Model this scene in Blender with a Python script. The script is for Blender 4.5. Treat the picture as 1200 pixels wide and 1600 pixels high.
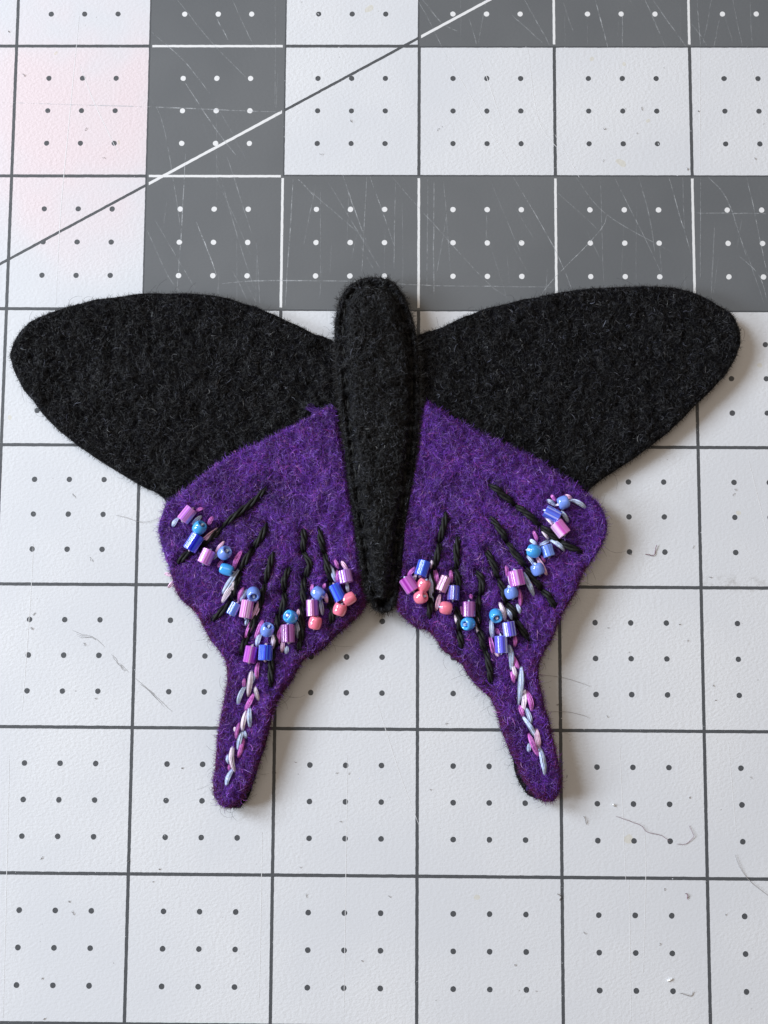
import bpy, math, random
import numpy as np
from mathutils import Vector, Matrix, Euler
from mathutils.geometry import delaunay_2d_cdt

for o in list(bpy.data.objects): bpy.data.objects.remove(o)
S = bpy.context.scene
COL = S.collection
IN = 0.0254; MM = 0.001
R = np.random.default_rng(7); random.seed(7)

# ------------------------------------------------------------------ camera
CAM_ROT = (0.0889595531, 0.00962798529, 0.00558410434)
CAM_LOC = np.array([2.83217704, -4.12948116, 7.35557281]) * IN
FPX = 1600 * 35 / 34.6
cd = bpy.data.cameras.new('camera'); cam = bpy.data.objects.new('camera', cd); COL.objects.link(cam)
cam.location = CAM_LOC; cam.rotation_euler = CAM_ROT
cd.sensor_fit = 'VERTICAL'; cd.sensor_height = 34.6; cd.sensor_width = 34.6*.75; cd.lens = 35
cd.clip_start = 0.005; cd.clip_end = 20
S.camera = cam
RM = np.array(Euler(CAM_ROT, 'XYZ').to_matrix())

# ------------------------------------------------------------------ light: a two-pane window at the left, warm dim room
w = bpy.data.worlds.new('World'); S.world = w; w.use_nodes = True
bg = w.node_tree.nodes['Background']; bg.inputs[0].default_value = (1.0, 0.78, 0.58, 1); bg.inputs[1].default_value = 0.20
def window_lamp(name, az, el, dist, sx, sy, power, col):
    l = bpy.data.lights.new(name, 'AREA'); l.shape = 'RECTANGLE'; l.size = sx; l.size_y = sy; l.energy = power; l.color = col
    o = bpy.data.objects.new(name, l); COL.objects.link(o)
    t = Vector((2.75*IN, -3.6*IN, 0)); d = Vector((math.cos(az)*math.cos(el), math.sin(az)*math.cos(el), math.sin(el)))
    o.location = t + d*dist; o.rotation_euler = (-d).to_track_quat('-Z', 'Y').to_euler()
rad = math.radians
window_lamp('window_light', rad(154), rad(35), 0.95, .30, .36, 8.6, (.83, .91, 1.0))
window_lamp('window_light', rad(184), rad(27), 1.00, .24, .30, 6.0, (.83, .91, 1.0))
window_lamp('ceiling_bounce', rad(95), rad(68), 1.25, .9, .7, 2.6, (1.0, .90, .78))
S.view_settings.view_transform = 'Standard'; S.view_settings.look = 'None'
S.view_settings.exposure = 0.0; S.view_settings.gamma = 1
S.render.engine = 'CYCLES'

# ------------------------------------------------------------------ helpers
def W(px, z=0.0):
    """photo pixel(s) -> xy on the horizontal plane at height z (m)"""
    p = np.atleast_2d(np.array(px, float))
    d = np.stack([(p[:, 0]-600)/FPX, -(p[:, 1]-800)/FPX, -np.ones(len(p))], 1) @ RM.T
    t = (z - CAM_LOC[2]) / d[:, 2]
    return (CAM_LOC + d*t[:, None])[:, :2]
PXM = 220/IN     # about this many photo pixels in a metre

def link(name, me, mat=None, parent=None, kind=None, smooth=True):
    o = bpy.data.objects.new(name, me); COL.objects.link(o)
    if mat and not me.materials: me.materials.append(mat)
    if parent: o.parent = parent
    if kind: o['kind'] = kind
    return o

def mesh_np(name, verts, faces, smooth=True, col=None):
    """faces: (n,k) int array"""
    me = bpy.data.meshes.new(name); faces = np.asarray(faces, np.int32); n, k = faces.shape
    me.vertices.add(len(verts)); me.vertices.foreach_set('co', np.asarray(verts, np.float32).ravel())
    me.loops.add(n*k); me.loops.foreach_set('vertex_index', faces.ravel())
    me.polygons.add(n); me.polygons.foreach_set('loop_start', np.arange(n, dtype=np.int32)*k)
    me.polygons.foreach_set('use_smooth', np.full(n, smooth))
    me.update(calc_edges=True)
    if col is not None:
        a = me.attributes.new('Col', 'FLOAT_COLOR', 'POINT')
        a.data.foreach_set('color', np.c_[col, np.ones(len(col))].astype(np.float32).ravel())
    return me

class E:   # socket expression
    def __init__(s, nt, sock): s.nt = nt; s.s = sock
    def op(s, o, *b):
        n = s.nt.nodes.new('ShaderNodeMath'); n.operation = o; s.nt.links.new(s.s, n.inputs[0])
        for i, x in enumerate(b):
            if isinstance(x, E): s.nt.links.new(x.s, n.inputs[i+1])
            else: n.inputs[i+1].default_value = x
        return E(s.nt, n.outputs[0])
    def __add__(s, b): return s.op('ADD', b)
    def __sub__(s, b): return s.op('SUBTRACT', b)
    def __mul__(s, b): return s.op('MULTIPLY', b)
    def lt(s, b): return s.op('LESS_THAN', b)
    def gt(s, b): return s.op('GREATER_THAN', b)
    def mn(s, b): return s.op('MINIMUM', b)
    def mx(s, b): return s.op('MAXIMUM', b)
    def fr(s): return s.op('FRACT')
    def ab(s): return s.op('ABSOLUTE')
    def neg(s): return s*-1.0
    def inv(s): return s.op('MULTIPLY_ADD', -1.0, 1.0)
    def sm(s, a, b):
        n = s.nt.nodes.new('ShaderNodeMapRange'); n.interpolation_type = 'SMOOTHSTEP'
        s.nt.links.new(s.s, n.inputs[0]); n.inputs[1].default_value = a; n.inputs[2].default_value = b
        return E(s.nt, n.outputs[0])

def newmat(name):
    m = bpy.data.materials.new(name); m.use_nodes = True
    return m, m.node_tree, m.node_tree.nodes['Principled BSDF']
def setp(b, **k):
    for n, v in k.items():
        n = n.replace('_', ' ')
        b.inputs[n].default_value = v
def noise(nt, vec, scale, detail=2, rough=.5):
    n = nt.nodes.new('ShaderNodeTexNoise'); n.inputs['Scale'].default_value = scale; n.inputs['Detail'].default_value = detail
    n.inputs['Roughness'].default_value = rough
    if vec is not None: nt.links.new(vec, n.inputs['Vector'])
    return E(nt, n.outputs['Fac'])
def mix(nt, f, a, b):
    n = nt.nodes.new('ShaderNodeMix'); n.data_type = 'RGBA'
    if isinstance(f, E): nt.links.new(f.s, n.inputs[0])
    else: n.inputs[0].default_value = f
    for i, x in ((6, a), (7, b)):
        if isinstance(x, tuple): n.inputs[i].default_value = (*x, 1)
        else: nt.links.new(x, n.inputs[i])
    return n.outputs[2]
def bump(nt, b, h, strength, dist):
    n = nt.nodes.new('ShaderNodeBump'); n.inputs['Strength'].default_value = strength; n.inputs['Distance'].default_value = dist
    nt.links.new(h.s, n.inputs['Height']); nt.links.new(n.outputs[0], b.inputs['Normal'])

# ------------------------------------------------------------------ materials
def mat_cutting_mat():
    m, nt, b = newmat('printed_mat_vinyl')
    tc = nt.nodes.new('ShaderNodeTexCoord'); sp = nt.nodes.new('ShaderNodeSeparateXYZ'); nt.links.new(tc.outputs['Object'], sp.inputs[0])
    oc = tc.outputs['Object']
    wob = (noise(nt, oc, 900, 2) - .5)*.0055
    wob2 = (noise(nt, oc, 760, 2) - .5)*.0055
    u = E(nt, sp.outputs[0])*(1/IN) + wob
    v = E(nt, sp.outputs[1])*(-1/IN) + wob2
    def rect(u0, u1, v0, v1, e):
        return (u - u0).mn((u*-1.0) + u1).mn((v - v0).mn((v*-1.0) + v1)).gt(e)
    def dark(e):
        return rect(1, 2, -5, 2, e).mx(rect(3, 9, -3, 0, e)).mx(rect(1, 9, 1, 2, e))
    D = dark(0.0); De = dark(.0135)
    du = (u + 100.5).fr().op('SUBTRACT', .5).ab(); dv = (v + 100.5).fr().op('SUBTRACT', .5).ab()
    line = du.mn(dv).lt((D*-.0026) + .0118)
    qu = ((u*4.0) + 100.5).fr().op('SUBTRACT', .5).ab(); qv = ((v*4.0) + 100.5).fr().op('SUBTRACT', .5).ab()
    dot = ((qu*qu) + (qv*qv)).op('SQRT').lt(.079)*du.mn(dv).gt(.1)
    diag = (v + (u*.566) - 1.632).ab().lt(.0118)
    ink = line.mx(dot).mx(diag)
    # wear on the ink
    chip = noise(nt, oc, 1500, 3, .7).gt(.30)
    ink = ink*chip*(D - De).inv()
    # broad soiling and stains
    big = noise(nt, oc, 30, 3, .6)
    pink = (((u - .45)*(u - .45)) + ((v - .55)*(v - .55)*.5)).sm(1.05, .1)*big.sm(.30, .62)
    spots = noise(nt, oc, 190, 1).gt(.765)
    smudge = ((u - 5.25)*(u - 5.25)*.8 + (v - 3.97)*(v - 3.97)*14.0).sm(.09, .0)*noise(nt, oc, 420, 3, .7).sm(.45, .75)
    base = mix(nt, big.sm(.3, .75), (.68, .70, .745), (.735, .75, .785))
    base = mix(nt, pink*.75, base, (.80, .655, .69))
    base = mix(nt, spots*.30, base, (.60, .53, .30))
    base = mix(nt, smudge*.6, base, (.25, .23, .20))
    # fine dirt flecks
    fl = noise(nt, oc, 1100, 1).gt(.80)
    base = mix(nt, fl*.5, base, (.25, .24, .24))
    g = mix(nt, big.sm(.3, .7), (.122, .132, .144), (.142, .152, .164))
    c = mix(nt, D, base, g)
    inkc = mix(nt, De, (.082, .088, .098), (.80, .81, .83))
    c = mix(nt, ink, c, inkc)
    nt.links.new(c, b.inputs['Base Color'])
    rg = D*-.12 + .52; nt.links.new(rg.s, b.inputs['Roughness']); b.inputs['Specular IOR Level'].default_value = .38
    # orange-peel emboss, weaker on the dark print
    mp = nt.nodes.new('ShaderNodeMapping'); mp.inputs['Scale'].default_value = (1, 1.5, 1); nt.links.new(oc, mp.inputs[0])
    h = noise(nt, mp.outputs[0], 1500, 2, .55)*(D*-.75 + 1.0)*(big.sm(.25, .7)*.7 + .45) + ink*.10
    bump(nt, b, h, .45, .00016)
    return m

def mat_felt(name, c0, c1, c2, sc=900, worn=None):
    m, nt, b = newmat(name)
    tc = nt.nodes.new('ShaderNodeTexCoord'); oc = tc.outputs['Object']
    n1 = noise(nt, oc, sc, 4, .65); n2 = noise(nt, oc, 160, 3, .6)
    c = mix(nt, n1.sm(.35, .68), c0, c1); c = mix(nt, n2.sm(.5, .75)*.55, c, c2)
    if worn:
        at = nt.nodes.new('ShaderNodeAttribute'); at.attribute_name = 'Col'
        c = mix(nt, E(nt, at.outputs['Fac'])*n2.sm(.25, .6), c, worn)
    nt.links.new(c, b.inputs['Base Color']); setp(b, Roughness=1.0, Specular_IOR_Level=.05)
    bump(nt, b, n1 + n2*.6, 1.0, .0004)
    return m
def mat_fibre(name, spec=.3, rough=.5):
    m, nt, b = newmat(name)
    a = nt.nodes.new('ShaderNodeAttribute'); a.attribute_name = 'Col'
    nt.links.new(a.outputs['Color'], b.inputs['Base Color']); setp(b, Roughness=rough, Specular_IOR_Level=spec)
    return m
def mat_plain(name, c, rough=.6, spec=.4, **k):
    m, nt, b = newmat(name); setp(b, Base_Color=(*c, 1), Roughness=rough, Specular_IOR_Level=spec, **k)
    return m
def mat_floss(name, c0, c1, rough=.42, spec=.55, tint=True):
    m, nt, b = newmat(name)
    tc = nt.nodes.new('ShaderNodeTexCoord'); n = noise(nt, tc.outputs['Object'], 2600, 3, .7)
    c = mix(nt, n.sm(.3, .7), c0, c1)
    if tint:
        at = nt.nodes.new('ShaderNodeAttribute'); at.attribute_name = 'Col'
        mu = nt.nodes.new('ShaderNodeMix'); mu.data_type = 'RGBA'; mu.blend_type = 'MULTIPLY'; mu.inputs[0].default_value = 1
        nt.links.new(c, mu.inputs[6]); nt.links.new(at.outputs['Color'], mu.inputs[7]); c = mu.outputs[2]
    nt.links.new(c, b.inputs['Base Color']); setp(b, Roughness=rough, Specular_IOR_Level=spec)
    if tint: b.inputs['Sheen Weight'].default_value = .3
    bump(nt, b, n, .6, .0001)
    return m
def mat_scratch():
    m, nt, b = newmat('scratched_vinyl'); setp(b, Base_Color=(.62, .65, .69, 1), Roughness=.6)
    tc = nt.nodes.new('ShaderNodeTexCoord'); at = nt.nodes.new('ShaderNodeAttribute'); at.attribute_name = 'Col'
    n = noise(nt, tc.outputs['Object'], 700, 4, .75).sm(.36, .72)
    a = n*E(nt, at.outputs['Fac']); nt.links.new(a.s, b.inputs['Alpha'])
    return m

M = dict(
    mat=mat_cutting_mat(),
    black=mat_felt('black_felt', (.0022, .0022, .0028), (.0075, .0075, .0100), (.004, .004, .006)),
    purple=mat_felt('purple_felt', (.011, .002, .028), (.055, .012, .135), (.050, .005, .070), worn=(.050, .004, .030)),
    fib=mat_fibre('wool_fibre'),
    blackthread=mat_floss('black_thread', (.004, .004, .004), (.020, .021, .021), .6, .25, False),
    B=mat_floss('ice_blue_floss', (.45, .57, .92), (.76, .85, 1.0)),
    P=mat_floss('pale_pink_floss', (.86, .46, .74), (1.0, .74, .92)),
    W=mat_floss('blush_white_floss', (.92, .74, .95), (1.0, .92, 1.0)),
    M=mat_floss('orchid_floss', (.58, .09, .58), (.88, .30, .84)),
    scratch=mat_scratch(),
    lint=mat_plain('grey_lint', (.38, .36, .36), .8, .2), lint2=mat_plain('mauve_lint', (.30, .20, .24), .8, .2),
    white=mat_plain('white_crumb', (.9, .9, .9), .6), pencil=mat_plain('pencil_lead', (.34, .34, .35), .6),
)

# ------------------------------------------------------------------ cutting mat
def make_mat():
    x0, x1, y0, y1, t, r = -9*IN, 15*IN, -12*IN, 6*IN, 3*MM, 6*MM
    pts = []
    for cx, cy, a0 in ((x1-r, y1-r, 0), (x0+r, y1-r, 90), (x0+r, y0+r, 180), (x1-r, y0+r, 270)):
        for i in range(7):
            a = rad(a0 + 15*i); pts.append((cx + r*math.cos(a), cy + r*math.sin(a)))
    n = len(pts)
    v = [(x, y, 0) for x, y in pts] + [(x, y, -t) for x, y in pts]
    f = [tuple(range(n)), tuple(range(2*n-1, n-1, -1))] + [(i, n+i, n+(i+1) % n, (i+1) % n) for i in range(n)]
    me = bpy.data.meshes.new('cutting_mat'); me.from_pydata(v, [], f)
    o = link('cutting_mat', me, M['mat'])
    o['label'] = 'scratched grey and white cutting mat printed with inch grid and dots'; o['category'] = 'cutting mat'
    return o
MAT = make_mat()

def ribbon(path, width, z, taper=True):
    """flat strip along xy path (n,2) at height z; returns verts, quads"""
    p = np.asarray(path); t = np.gradient(p, axis=0); t /= np.linalg.norm(t, axis=1)[:, None]+1e-12
    s = np.stack([-t[:, 1], t[:, 0]], 1); k = np.linspace(0, 1, len(p))
    wd = width*(.35 + .65*np.sin(np.pi*k)**.5 if taper else np.ones(len(p)))
    z = np.broadcast_to(z, len(p))
    a = np.c_[p + s*wd[:, None]/2, z]; b = np.c_[p - s*wd[:, None]/2, z]
    n = len(p); i = np.arange(n-1)
    return np.r_[a, b], np.stack([i, n+i, n+i+1, i+1], 1)
def resample(p, n):
    p = np.asarray(p, float); d = np.r_[0, np.cumsum(np.linalg.norm(np.diff(p, axis=0), axis=1))]
    t = np.linspace(0, d[-1], n); return np.stack([np.interp(t, d, p[:, i]) for i in range(p.shape[1])], 1)
def catmull(P, per=8, closed=False):
    P = np.asarray(P, float); n = len(P); out = []
    for i in range(n if closed else n-1):
        if closed: a, b, c, d = P[i-1], P[i], P[(i+1) % n], P[(i+2) % n]
        else: a, b, c, d = P[max(i-1, 0)], P[i], P[i+1], P[min(i+2, n-1)]
        for k in range(per):
            t = k/per
            out.append(.5*((2*b) + (c-a)*t + (2*a-5*b+4*c-d)*t*t + (3*b-a-3*c+d)*t**3))
    if not closed: out.append(P[-1])
    return np.array(out)
def merge(parts):
    V, F, o = [], [], 0
    for v, f in parts: V.append(v); F.append(f+o); o += len(v)
    return np.concatenate(V), np.concatenate(F)

# scratches: shallow knife marks in the print (px polylines, strength)
SCR = [([(237, 50), (290, 97), (328, 143)], .8), ([(233, 150), (255, 193), (277, 317), (284, 377)], .55), ([(290, 130), (340, 205), (370, 243)], .9),
       ([(0, 160), (120, 163), (233, 166), (400, 173), (436, 174)], 1.0), ([(340, 30), (358, 63)], 1.0), ([(307, 347), (327, 395), (340, 430)], 1.0),
       ([(340, 260), (375, 385), (395, 450)], .5), ([(290, 240), (285, 350), (278, 457)], .8), ([(277, 0), (333, 67), (385, 120)], .5), ([(363, 0), (400, 80)], .6),
       ([(230, 360), (262, 430), (283, 457)], .5), ([(347, 443), (400, 439), (560, 440)], .9), ([(535, 273), (555, 330), (573, 377)], .9), ([(578, 275), (598, 330), (617, 385)], 1.0),
       ([(510, 280), (553, 350), (600, 427)], .6), ([(573, 277), (568, 423)], .8), ([(458, 280), (453, 383), (448, 478)], .7), ([(466, 280), (490, 304)], .9),
       ([(618, 287), (617, 420)], .6), ([(613, 277), (753, 433), (790, 463)], .6), ([(678, 283), (678, 467)], .7), ([(668, 280), (667, 460)], .5),
       ([(430, 0), (430, 165)], .5), ([(560, 440), (700, 447), (860, 449)], .8), ([(653, 0), (680, 50), (700, 90)], .7), ([(733, 30), (745, 70)], 1.0),
       ([(483, 297), (567, 367)], .5), ([(693, 283), (705, 427)], .35), ([(803, 277), (867, 387), (897, 460)], .9),
       ([(900, 277), (948, 337), (1050, 395)], .6), ([(948, 337), (943, 353), (923, 377), (870, 430), (843, 463)], 1.3), ([(960, 277), (1013, 383), (1033, 427)], .7),
       ([(998, 277), (1013, 333), (1023, 393)], .6), ([(1045, 277), (1063, 340), (1080, 400)], 1.0), ([(1067, 277), (1072, 367)], .6),
       ([(1107, 277), (1137, 313), (1167, 400)], .9), ([(1167, 277), (1180, 330), (1200, 430)], 1.0), ([(1095, 277), (1095, 433)], .8), ([(1087, 333), (1197, 335)], .6),
       ([(938, 277), (945, 443)], .5), ([(930, 0), (950, 73)], 1.0), ([(1008, 0), (1040, 77)], .8), ([(1020, 0), (1073, 77)], .6), ([(973, 20), (973, 73)], .7),
       ([(1090, 0), (1094, 77)], .7), ([(800, 23), (850, 67)], .6), ([(820, 0), (860, 73)], .6), ([(880, 5), (895, 50)], .4), ([(1125, 30), (1115, 75)], .5),
       ([(1145, 0), (1160, 72)], .6), ([(1075, 30), (1105, 75)], .5), ([(870, 300), (935, 360)], .5), ([(1155, 400), (1185, 430), (1198, 470)], .8), ([(660, 0), (690, 35), (715, 48)], .6)]
parts = []; cols = []
def add_scr(px, st, wid):
    p = W(px); n = 14; p = resample(catmull(p, 6), n)
    p = p + np.cumsum(R.normal(0, .00003, (n, 2)), 0)
    v, f = ribbon(p, wid, .00002 + R.uniform(0, .00002)); parts.append((v, f)); cols.append(np.repeat(st, len(v)))
for px, st in SCR: add_scr(px, st*.75, R.uniform(.00013, .00022))
for i in range(70):      # faint hair-scratches, mostly along the ruler direction
    zone = random.choice([(233, 655, 0, 0), (230, 440, 75, 480), (440, 1200, 275, 480), (440, 1200, 275, 480), (655, 1200, -40, 70)])
    x = random.uniform(zone[0], zone[1]); y = random.uniform(zone[2], max(zone[3]-40, 5)); L = random.uniform(40, 170)
    if zone[3] == 0: continue
    L = min(L, zone[3]-y); a = random.choice([90, 88, 92, 65, 70, 60, 100]) + random.uniform(-3, 3)
    x2 = x + L*math.cos(rad(a)); x2 = min(x2, zone[1] if zone[1] < 1000 else 1300)
    add_scr([(x, y), ((x+x2)/2, y+L/2*math.sin(rad(a))), (x2, y + L*math.sin(rad(a)))], random.uniform(.12, .38), R.uniform(.00010, .0002))
v, f = merge(parts); c = np.concatenate(cols)
link('scratches', mesh_np('scratches', v, f, True, np.stack([c, c, c], 1)), M['scratch'], MAT, 'stuff')
# the same knife lines crossing the white squares show as thin raised ridges
parts = []
for px in ([(700, 90), (787, 240), (800, 265)], [(745, 75), (793, 217)], [(867, 210), (905, 277)], [(825, 77), (842, 190), (880, 240)], [(1094, 78), (1094, 270)], [(1168, 80), (1198, 190)],
           [(124, 25), (110, 170), (95, 330), (87, 480)], [(125, 100), (145, 155), (185, 240)], [(52, 850), (48, 930), (35, 1110)], [(590, 1100), (625, 1210), (655, 1290)], [(543, 1180), (537, 1600)],
           [(1007, 1290), (1009, 1372), (1005, 1520)], [(983, 1375), (986, 1595)], [(1138, 1160), (1150, 1300)], [(1170, 720), (1200, 840)], [(15, 1180), (5, 1590)], [(968, 1160), (978, 1380)], [(410, 1300), (405, 1560)]):
    p = resample(catmull(W(px), 6), 16); a, f = ribbon(p, .00012, .000012); b = a.copy(); n = 16
    top = np.c_[p, np.full(n, .00003)]; vv = np.r_[a, top]; i = np.arange(n-1)
    parts.append((vv, np.r_[np.stack([i, 2*n+i, 2*n+i+1, i+1], 1), np.stack([2*n+i, n+i, n+i+1, 2*n+i+1], 1)]))
v, f = merge(parts)
link('knife_ridges', mesh_np('knife_ridges', v, f), mat_plain('raised_vinyl', (.76, .77, .80), .5), MAT, 'stuff')
# pencil rubs
parts = []
for px, wd in (([(112, 987), (128, 994), (143, 994), (160, 1007), (175, 1020)], .0003), ([(173, 1022), (190, 1040), (205, 1055)], .0004), ([(210, 1060), (235, 1080), (250, 1095), (270, 1115), (285, 1131)], .0005),
               ([(50, 962), (58, 956)], .0002), ([(140, 870), (147, 879)], .0003), ([(114, 772), (120, 779)], .0003)):
    p = resample(catmull(W(px), 6), 10)
    for k in range(5):
        q = p + R.normal(0, wd*.35, 2) + R.normal(0, .00006, p.shape); a = R.integers(0, 5); parts.append(ribbon(q[a:a+R.integers(4, 6)], .00007, .00003+k*.000004))
v, f = merge(parts); link('pencil_rubs', mesh_np('pencil_rubs', v, f), M['pencil'], MAT, 'stuff')

# ------------------------------------------------------------------ felt pieces as height fields
class Felt:
    def __init__(s, poly, zmid, t, extra=None, edge=None, res=.00022, puff=None, wave=.00012):
        s.poly = np.asarray(poly); s.t = t; s.res = res
        lo = s.poly.min(0)-.002; hi = s.poly.max(0)+.002; s.lo = lo
        nx = int((hi[0]-lo[0])/res)+2; ny = int((hi[1]-lo[1])/res)+2
        gx = lo[0]+np.arange(nx)*res; gy = lo[1]+np.arange(ny)*res
        X, Y = np.meshgrid(gx, gy, indexing='ij'); pts = np.stack([X.ravel(), Y.ravel()], 1)
        a = s.poly; b = np.roll(a, -1, 0); D = np.full(len(pts), 1e9); ins = np.zeros(len(pts), bool)
        for i in range(len(a)):
            ab = b[i]-a[i]; ap = pts-a[i]; tt = np.clip((ap@ab)/(ab@ab+1e-18), 0, 1)
            D = np.minimum(D, ((ap-tt[:, None]*ab)**2).sum(1))
            if a[i, 1] != b[i, 1]:
                c = (a[i, 1] > pts[:, 1]) != (b[i, 1] > pts[:, 1])
                ins ^= c & (pts[:, 0] < (b[i, 0]-a[i, 0])*(pts[:, 1]-a[i, 1])/(b[i, 1]-a[i, 1])+a[i, 0])
        s.D = (np.sqrt(D)*np.where(ins, 1, -1)).reshape(nx, ny); s.X = X; s.Y = Y
        zm = zmid(X, Y) if callable(zmid) else np.full_like(X, zmid); s.ZM = zm
        e = edge or t/2; q = np.clip(s.D/e, 0, 1); prof = np.sqrt(1-(1-q)**2)
        # lumpy wool surface
        def lump(cell):
            g = R.normal(0, 1, (int(nx*res/cell)+4, int(ny*res/cell)+4))
            u = np.arange(nx)*res/cell; v_ = np.arange(ny)*res/cell; i = u.astype(int); j = v_.astype(int)
            fu = (u-i); fv = (v_-j); fu = (fu*fu*(3-2*fu))[:, None]; fv = (fv*fv*(3-2*fv))[None]
            return (g[i][:, j]*(1-fu)*(1-fv)+g[i+1][:, j]*fu*(1-fv)+g[i][:, j+1]*(1-fu)*fv+g[i+1][:, j+1]*fu*fv)
        L = lump(.0040)*wave*.9 + lump(.0016)*wave*.8 + lump(.0008)*wave*.75
        s.T = zm + t/2*prof + L*q
        if puff is not None: s.T += puff(s.D, X, Y)
        s.Bm = zm - t/2*prof
    def dent(s, pts, depth, sig):
        for x, y in np.atleast_2d(pts):
            i0 = int((x-s.lo[0])/s.res); j0 = int((y-s.lo[1])/s.res); k = int(3*sig/s.res)+1
            sl = (slice(max(i0-k, 0), i0+k+1), slice(max(j0-k, 0), j0+k+1))
            s.T[sl] -= depth*np.exp(-((s.X[sl]-x)**2+(s.Y[sl]-y)**2)/(2*sig*sig))
    def samp(s, A, p):
        u = np.clip((p[:, 0]-s.lo[0])/s.res, 0, A.shape[0]-1.001); v = np.clip((p[:, 1]-s.lo[1])/s.res, 0, A.shape[1]-1.001)
        i = u.astype(int); j = v.astype(int); fu = u-i; fv = v-j
        return A[i, j]*(1-fu)*(1-fv)+A[i+1, j]*fu*(1-fv)+A[i, j+1]*(1-fu)*fv+A[i+1, j+1]*fu*fv
    def top(s, p): return s.samp(s.T, np.atleast_2d(np.asarray(p, float)))
    def d(s, p): return s.samp(s.D, np.atleast_2d(np.asarray(p, float)))
    def mesh(s, name, cell=.0006):
        n = len(s.poly); lo = s.poly.min(0); hi = s.poly.max(0)
        gx, gy = np.meshgrid(np.arange(lo[0], hi[0], cell), np.arange(lo[1], hi[1], cell*.866), indexing='ij')
        gx = gx + (np.arange(gx.shape[1]) % 2)[None]*cell/2
        p = np.stack([gx.ravel(), gy.ravel()], 1) + R.normal(0, cell*.10, (gx.size, 2))
        p = p[s.d(p) > cell*.75]
        # an inset ring keeps the rolled edge round
        nr = np.roll(s.poly, -1, 0)-np.roll(s.poly, 1, 0); nr = np.stack([-nr[:, 1], nr[:, 0]], 1); nr /= np.linalg.norm(nr, axis=1)[:, None]+1e-12
        ring = []
        for dd in (.00018, .00042):
            for sg in (1, -1):
                q = s.poly+nr*dd*sg; k = np.abs(s.d(q)-dd) < dd*.35; ring.append(q[k])
        allp = np.r_[s.poly, *ring, p]
        vo, _, fo, *_ = delaunay_2d_cdt([Vector(q) for q in allp], [(i, (i+1) % n) for i in range(n)], [], 1, 1e-7)
        v2 = np.array([tuple(q) for q in vo]); tri = np.array([f for f in fo if len(f) == 3])
        cen = v2[tri].mean(1); tri = tri[s.d(cen) > -.00004]
        zt = s.samp(s.T, v2); zb = s.samp(s.Bm, v2); m = len(v2)
        return mesh_np(name, np.r_[np.c_[v2, zt], np.c_[v2, zb-.00002]], np.r_[tri, tri[:, ::-1]+m], True, np.repeat(np.clip(1-np.r_[s.samp(s.D, v2), s.samp(s.D, v2)]/.0015, 0, 1)[:, None]*np.r_[s.wornmask(v2), s.wornmask(v2)][:, None], 3, 1))
    worn_y = None
    def wornmask(s, p): return np.ones(len(p)) if s.worn_y is None else np.clip((s.worn_y-p[:, 1])/.004, 0, 1)
    def pts(s, n, dmin=0.0):
        out = []; c = 0; lo = s.poly.min(0); hi = s.poly.max(0)
        while c < n:
            p = R.uniform(lo, hi, (n, 2)); p = p[s.d(p) > dmin]; out.append(p); c += len(p)
        return np.concatenate(out)[:n]

def fuzz(F, name, parent, n, lo, hi, width, colfn, lift=.00022, keep=None, over=.25, dmin=0.0):
    p0 = F.pts(n, dmin)
    if keep is not None: p0 = p0[keep(p0)]
    n = len(p0); d0 = F.d(p0)
    L = R.uniform(lo, hi, n)*np.clip(.30+d0/.0015, .30, 1)
    th = R.uniform(0, 2*np.pi, n); kap = R.normal(0, 1.15, n); K = 5
    P = np.zeros((n, K, 3)); pos = p0.copy(); z0 = F.top(p0)
    h = np.abs(R.normal(0, lift, n)); e = np.abs(R.normal(0, lift*.8, n))*(R.random(n) < .6)
    dirs = np.zeros((n, K, 2))
    for k in range(K):
        dirs[:, k] = np.stack([np.cos(th), np.sin(th)], 1)
        f = k/(K-1)
        zz = F.top(pos); dd = F.d(pos); zz = np.where(dd < -.0002, np.maximum(zz, z0-.0005), zz)
        P[:, k, :2] = pos; P[:, k, 2] = zz + h*np.sin(np.pi*min(f*1.25, 1)) + e*f - .00004*(k == 0)
        pos = pos + dirs[:, k]*(L/(K-1))[:, None]; th = th + kap*.55 + R.normal(0, .25, n)
    side = np.stack([-dirs[..., 1], dirs[..., 0], np.zeros((n, K))], 2)
    roll = R.normal(0, .7, n); wd = (width*R.uniform(.6, 1.35, n))[:, None]*np.array([.8, 1, 1, .9, .3])[None]
    off = (side*np.cos(roll)[:, None, None] + np.array([0, 0, 1.])*np.sin(roll)[:, None, None])*(wd/2)[..., None]
    V = np.stack([P+off, P-off], 2).reshape(-1, 3)
    b = (np.arange(n)*K*2)[:, None]+np.arange(K-1)[None]*2
    Fc = np.stack([b, b+1, b+3, b+2], 2).reshape(-1, 4)
    col = np.repeat(colfn(n, p0), K*2, axis=0)
    return link(name, mesh_np(name, V, Fc, True, col), M['fib'], parent, 'stuff')

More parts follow.
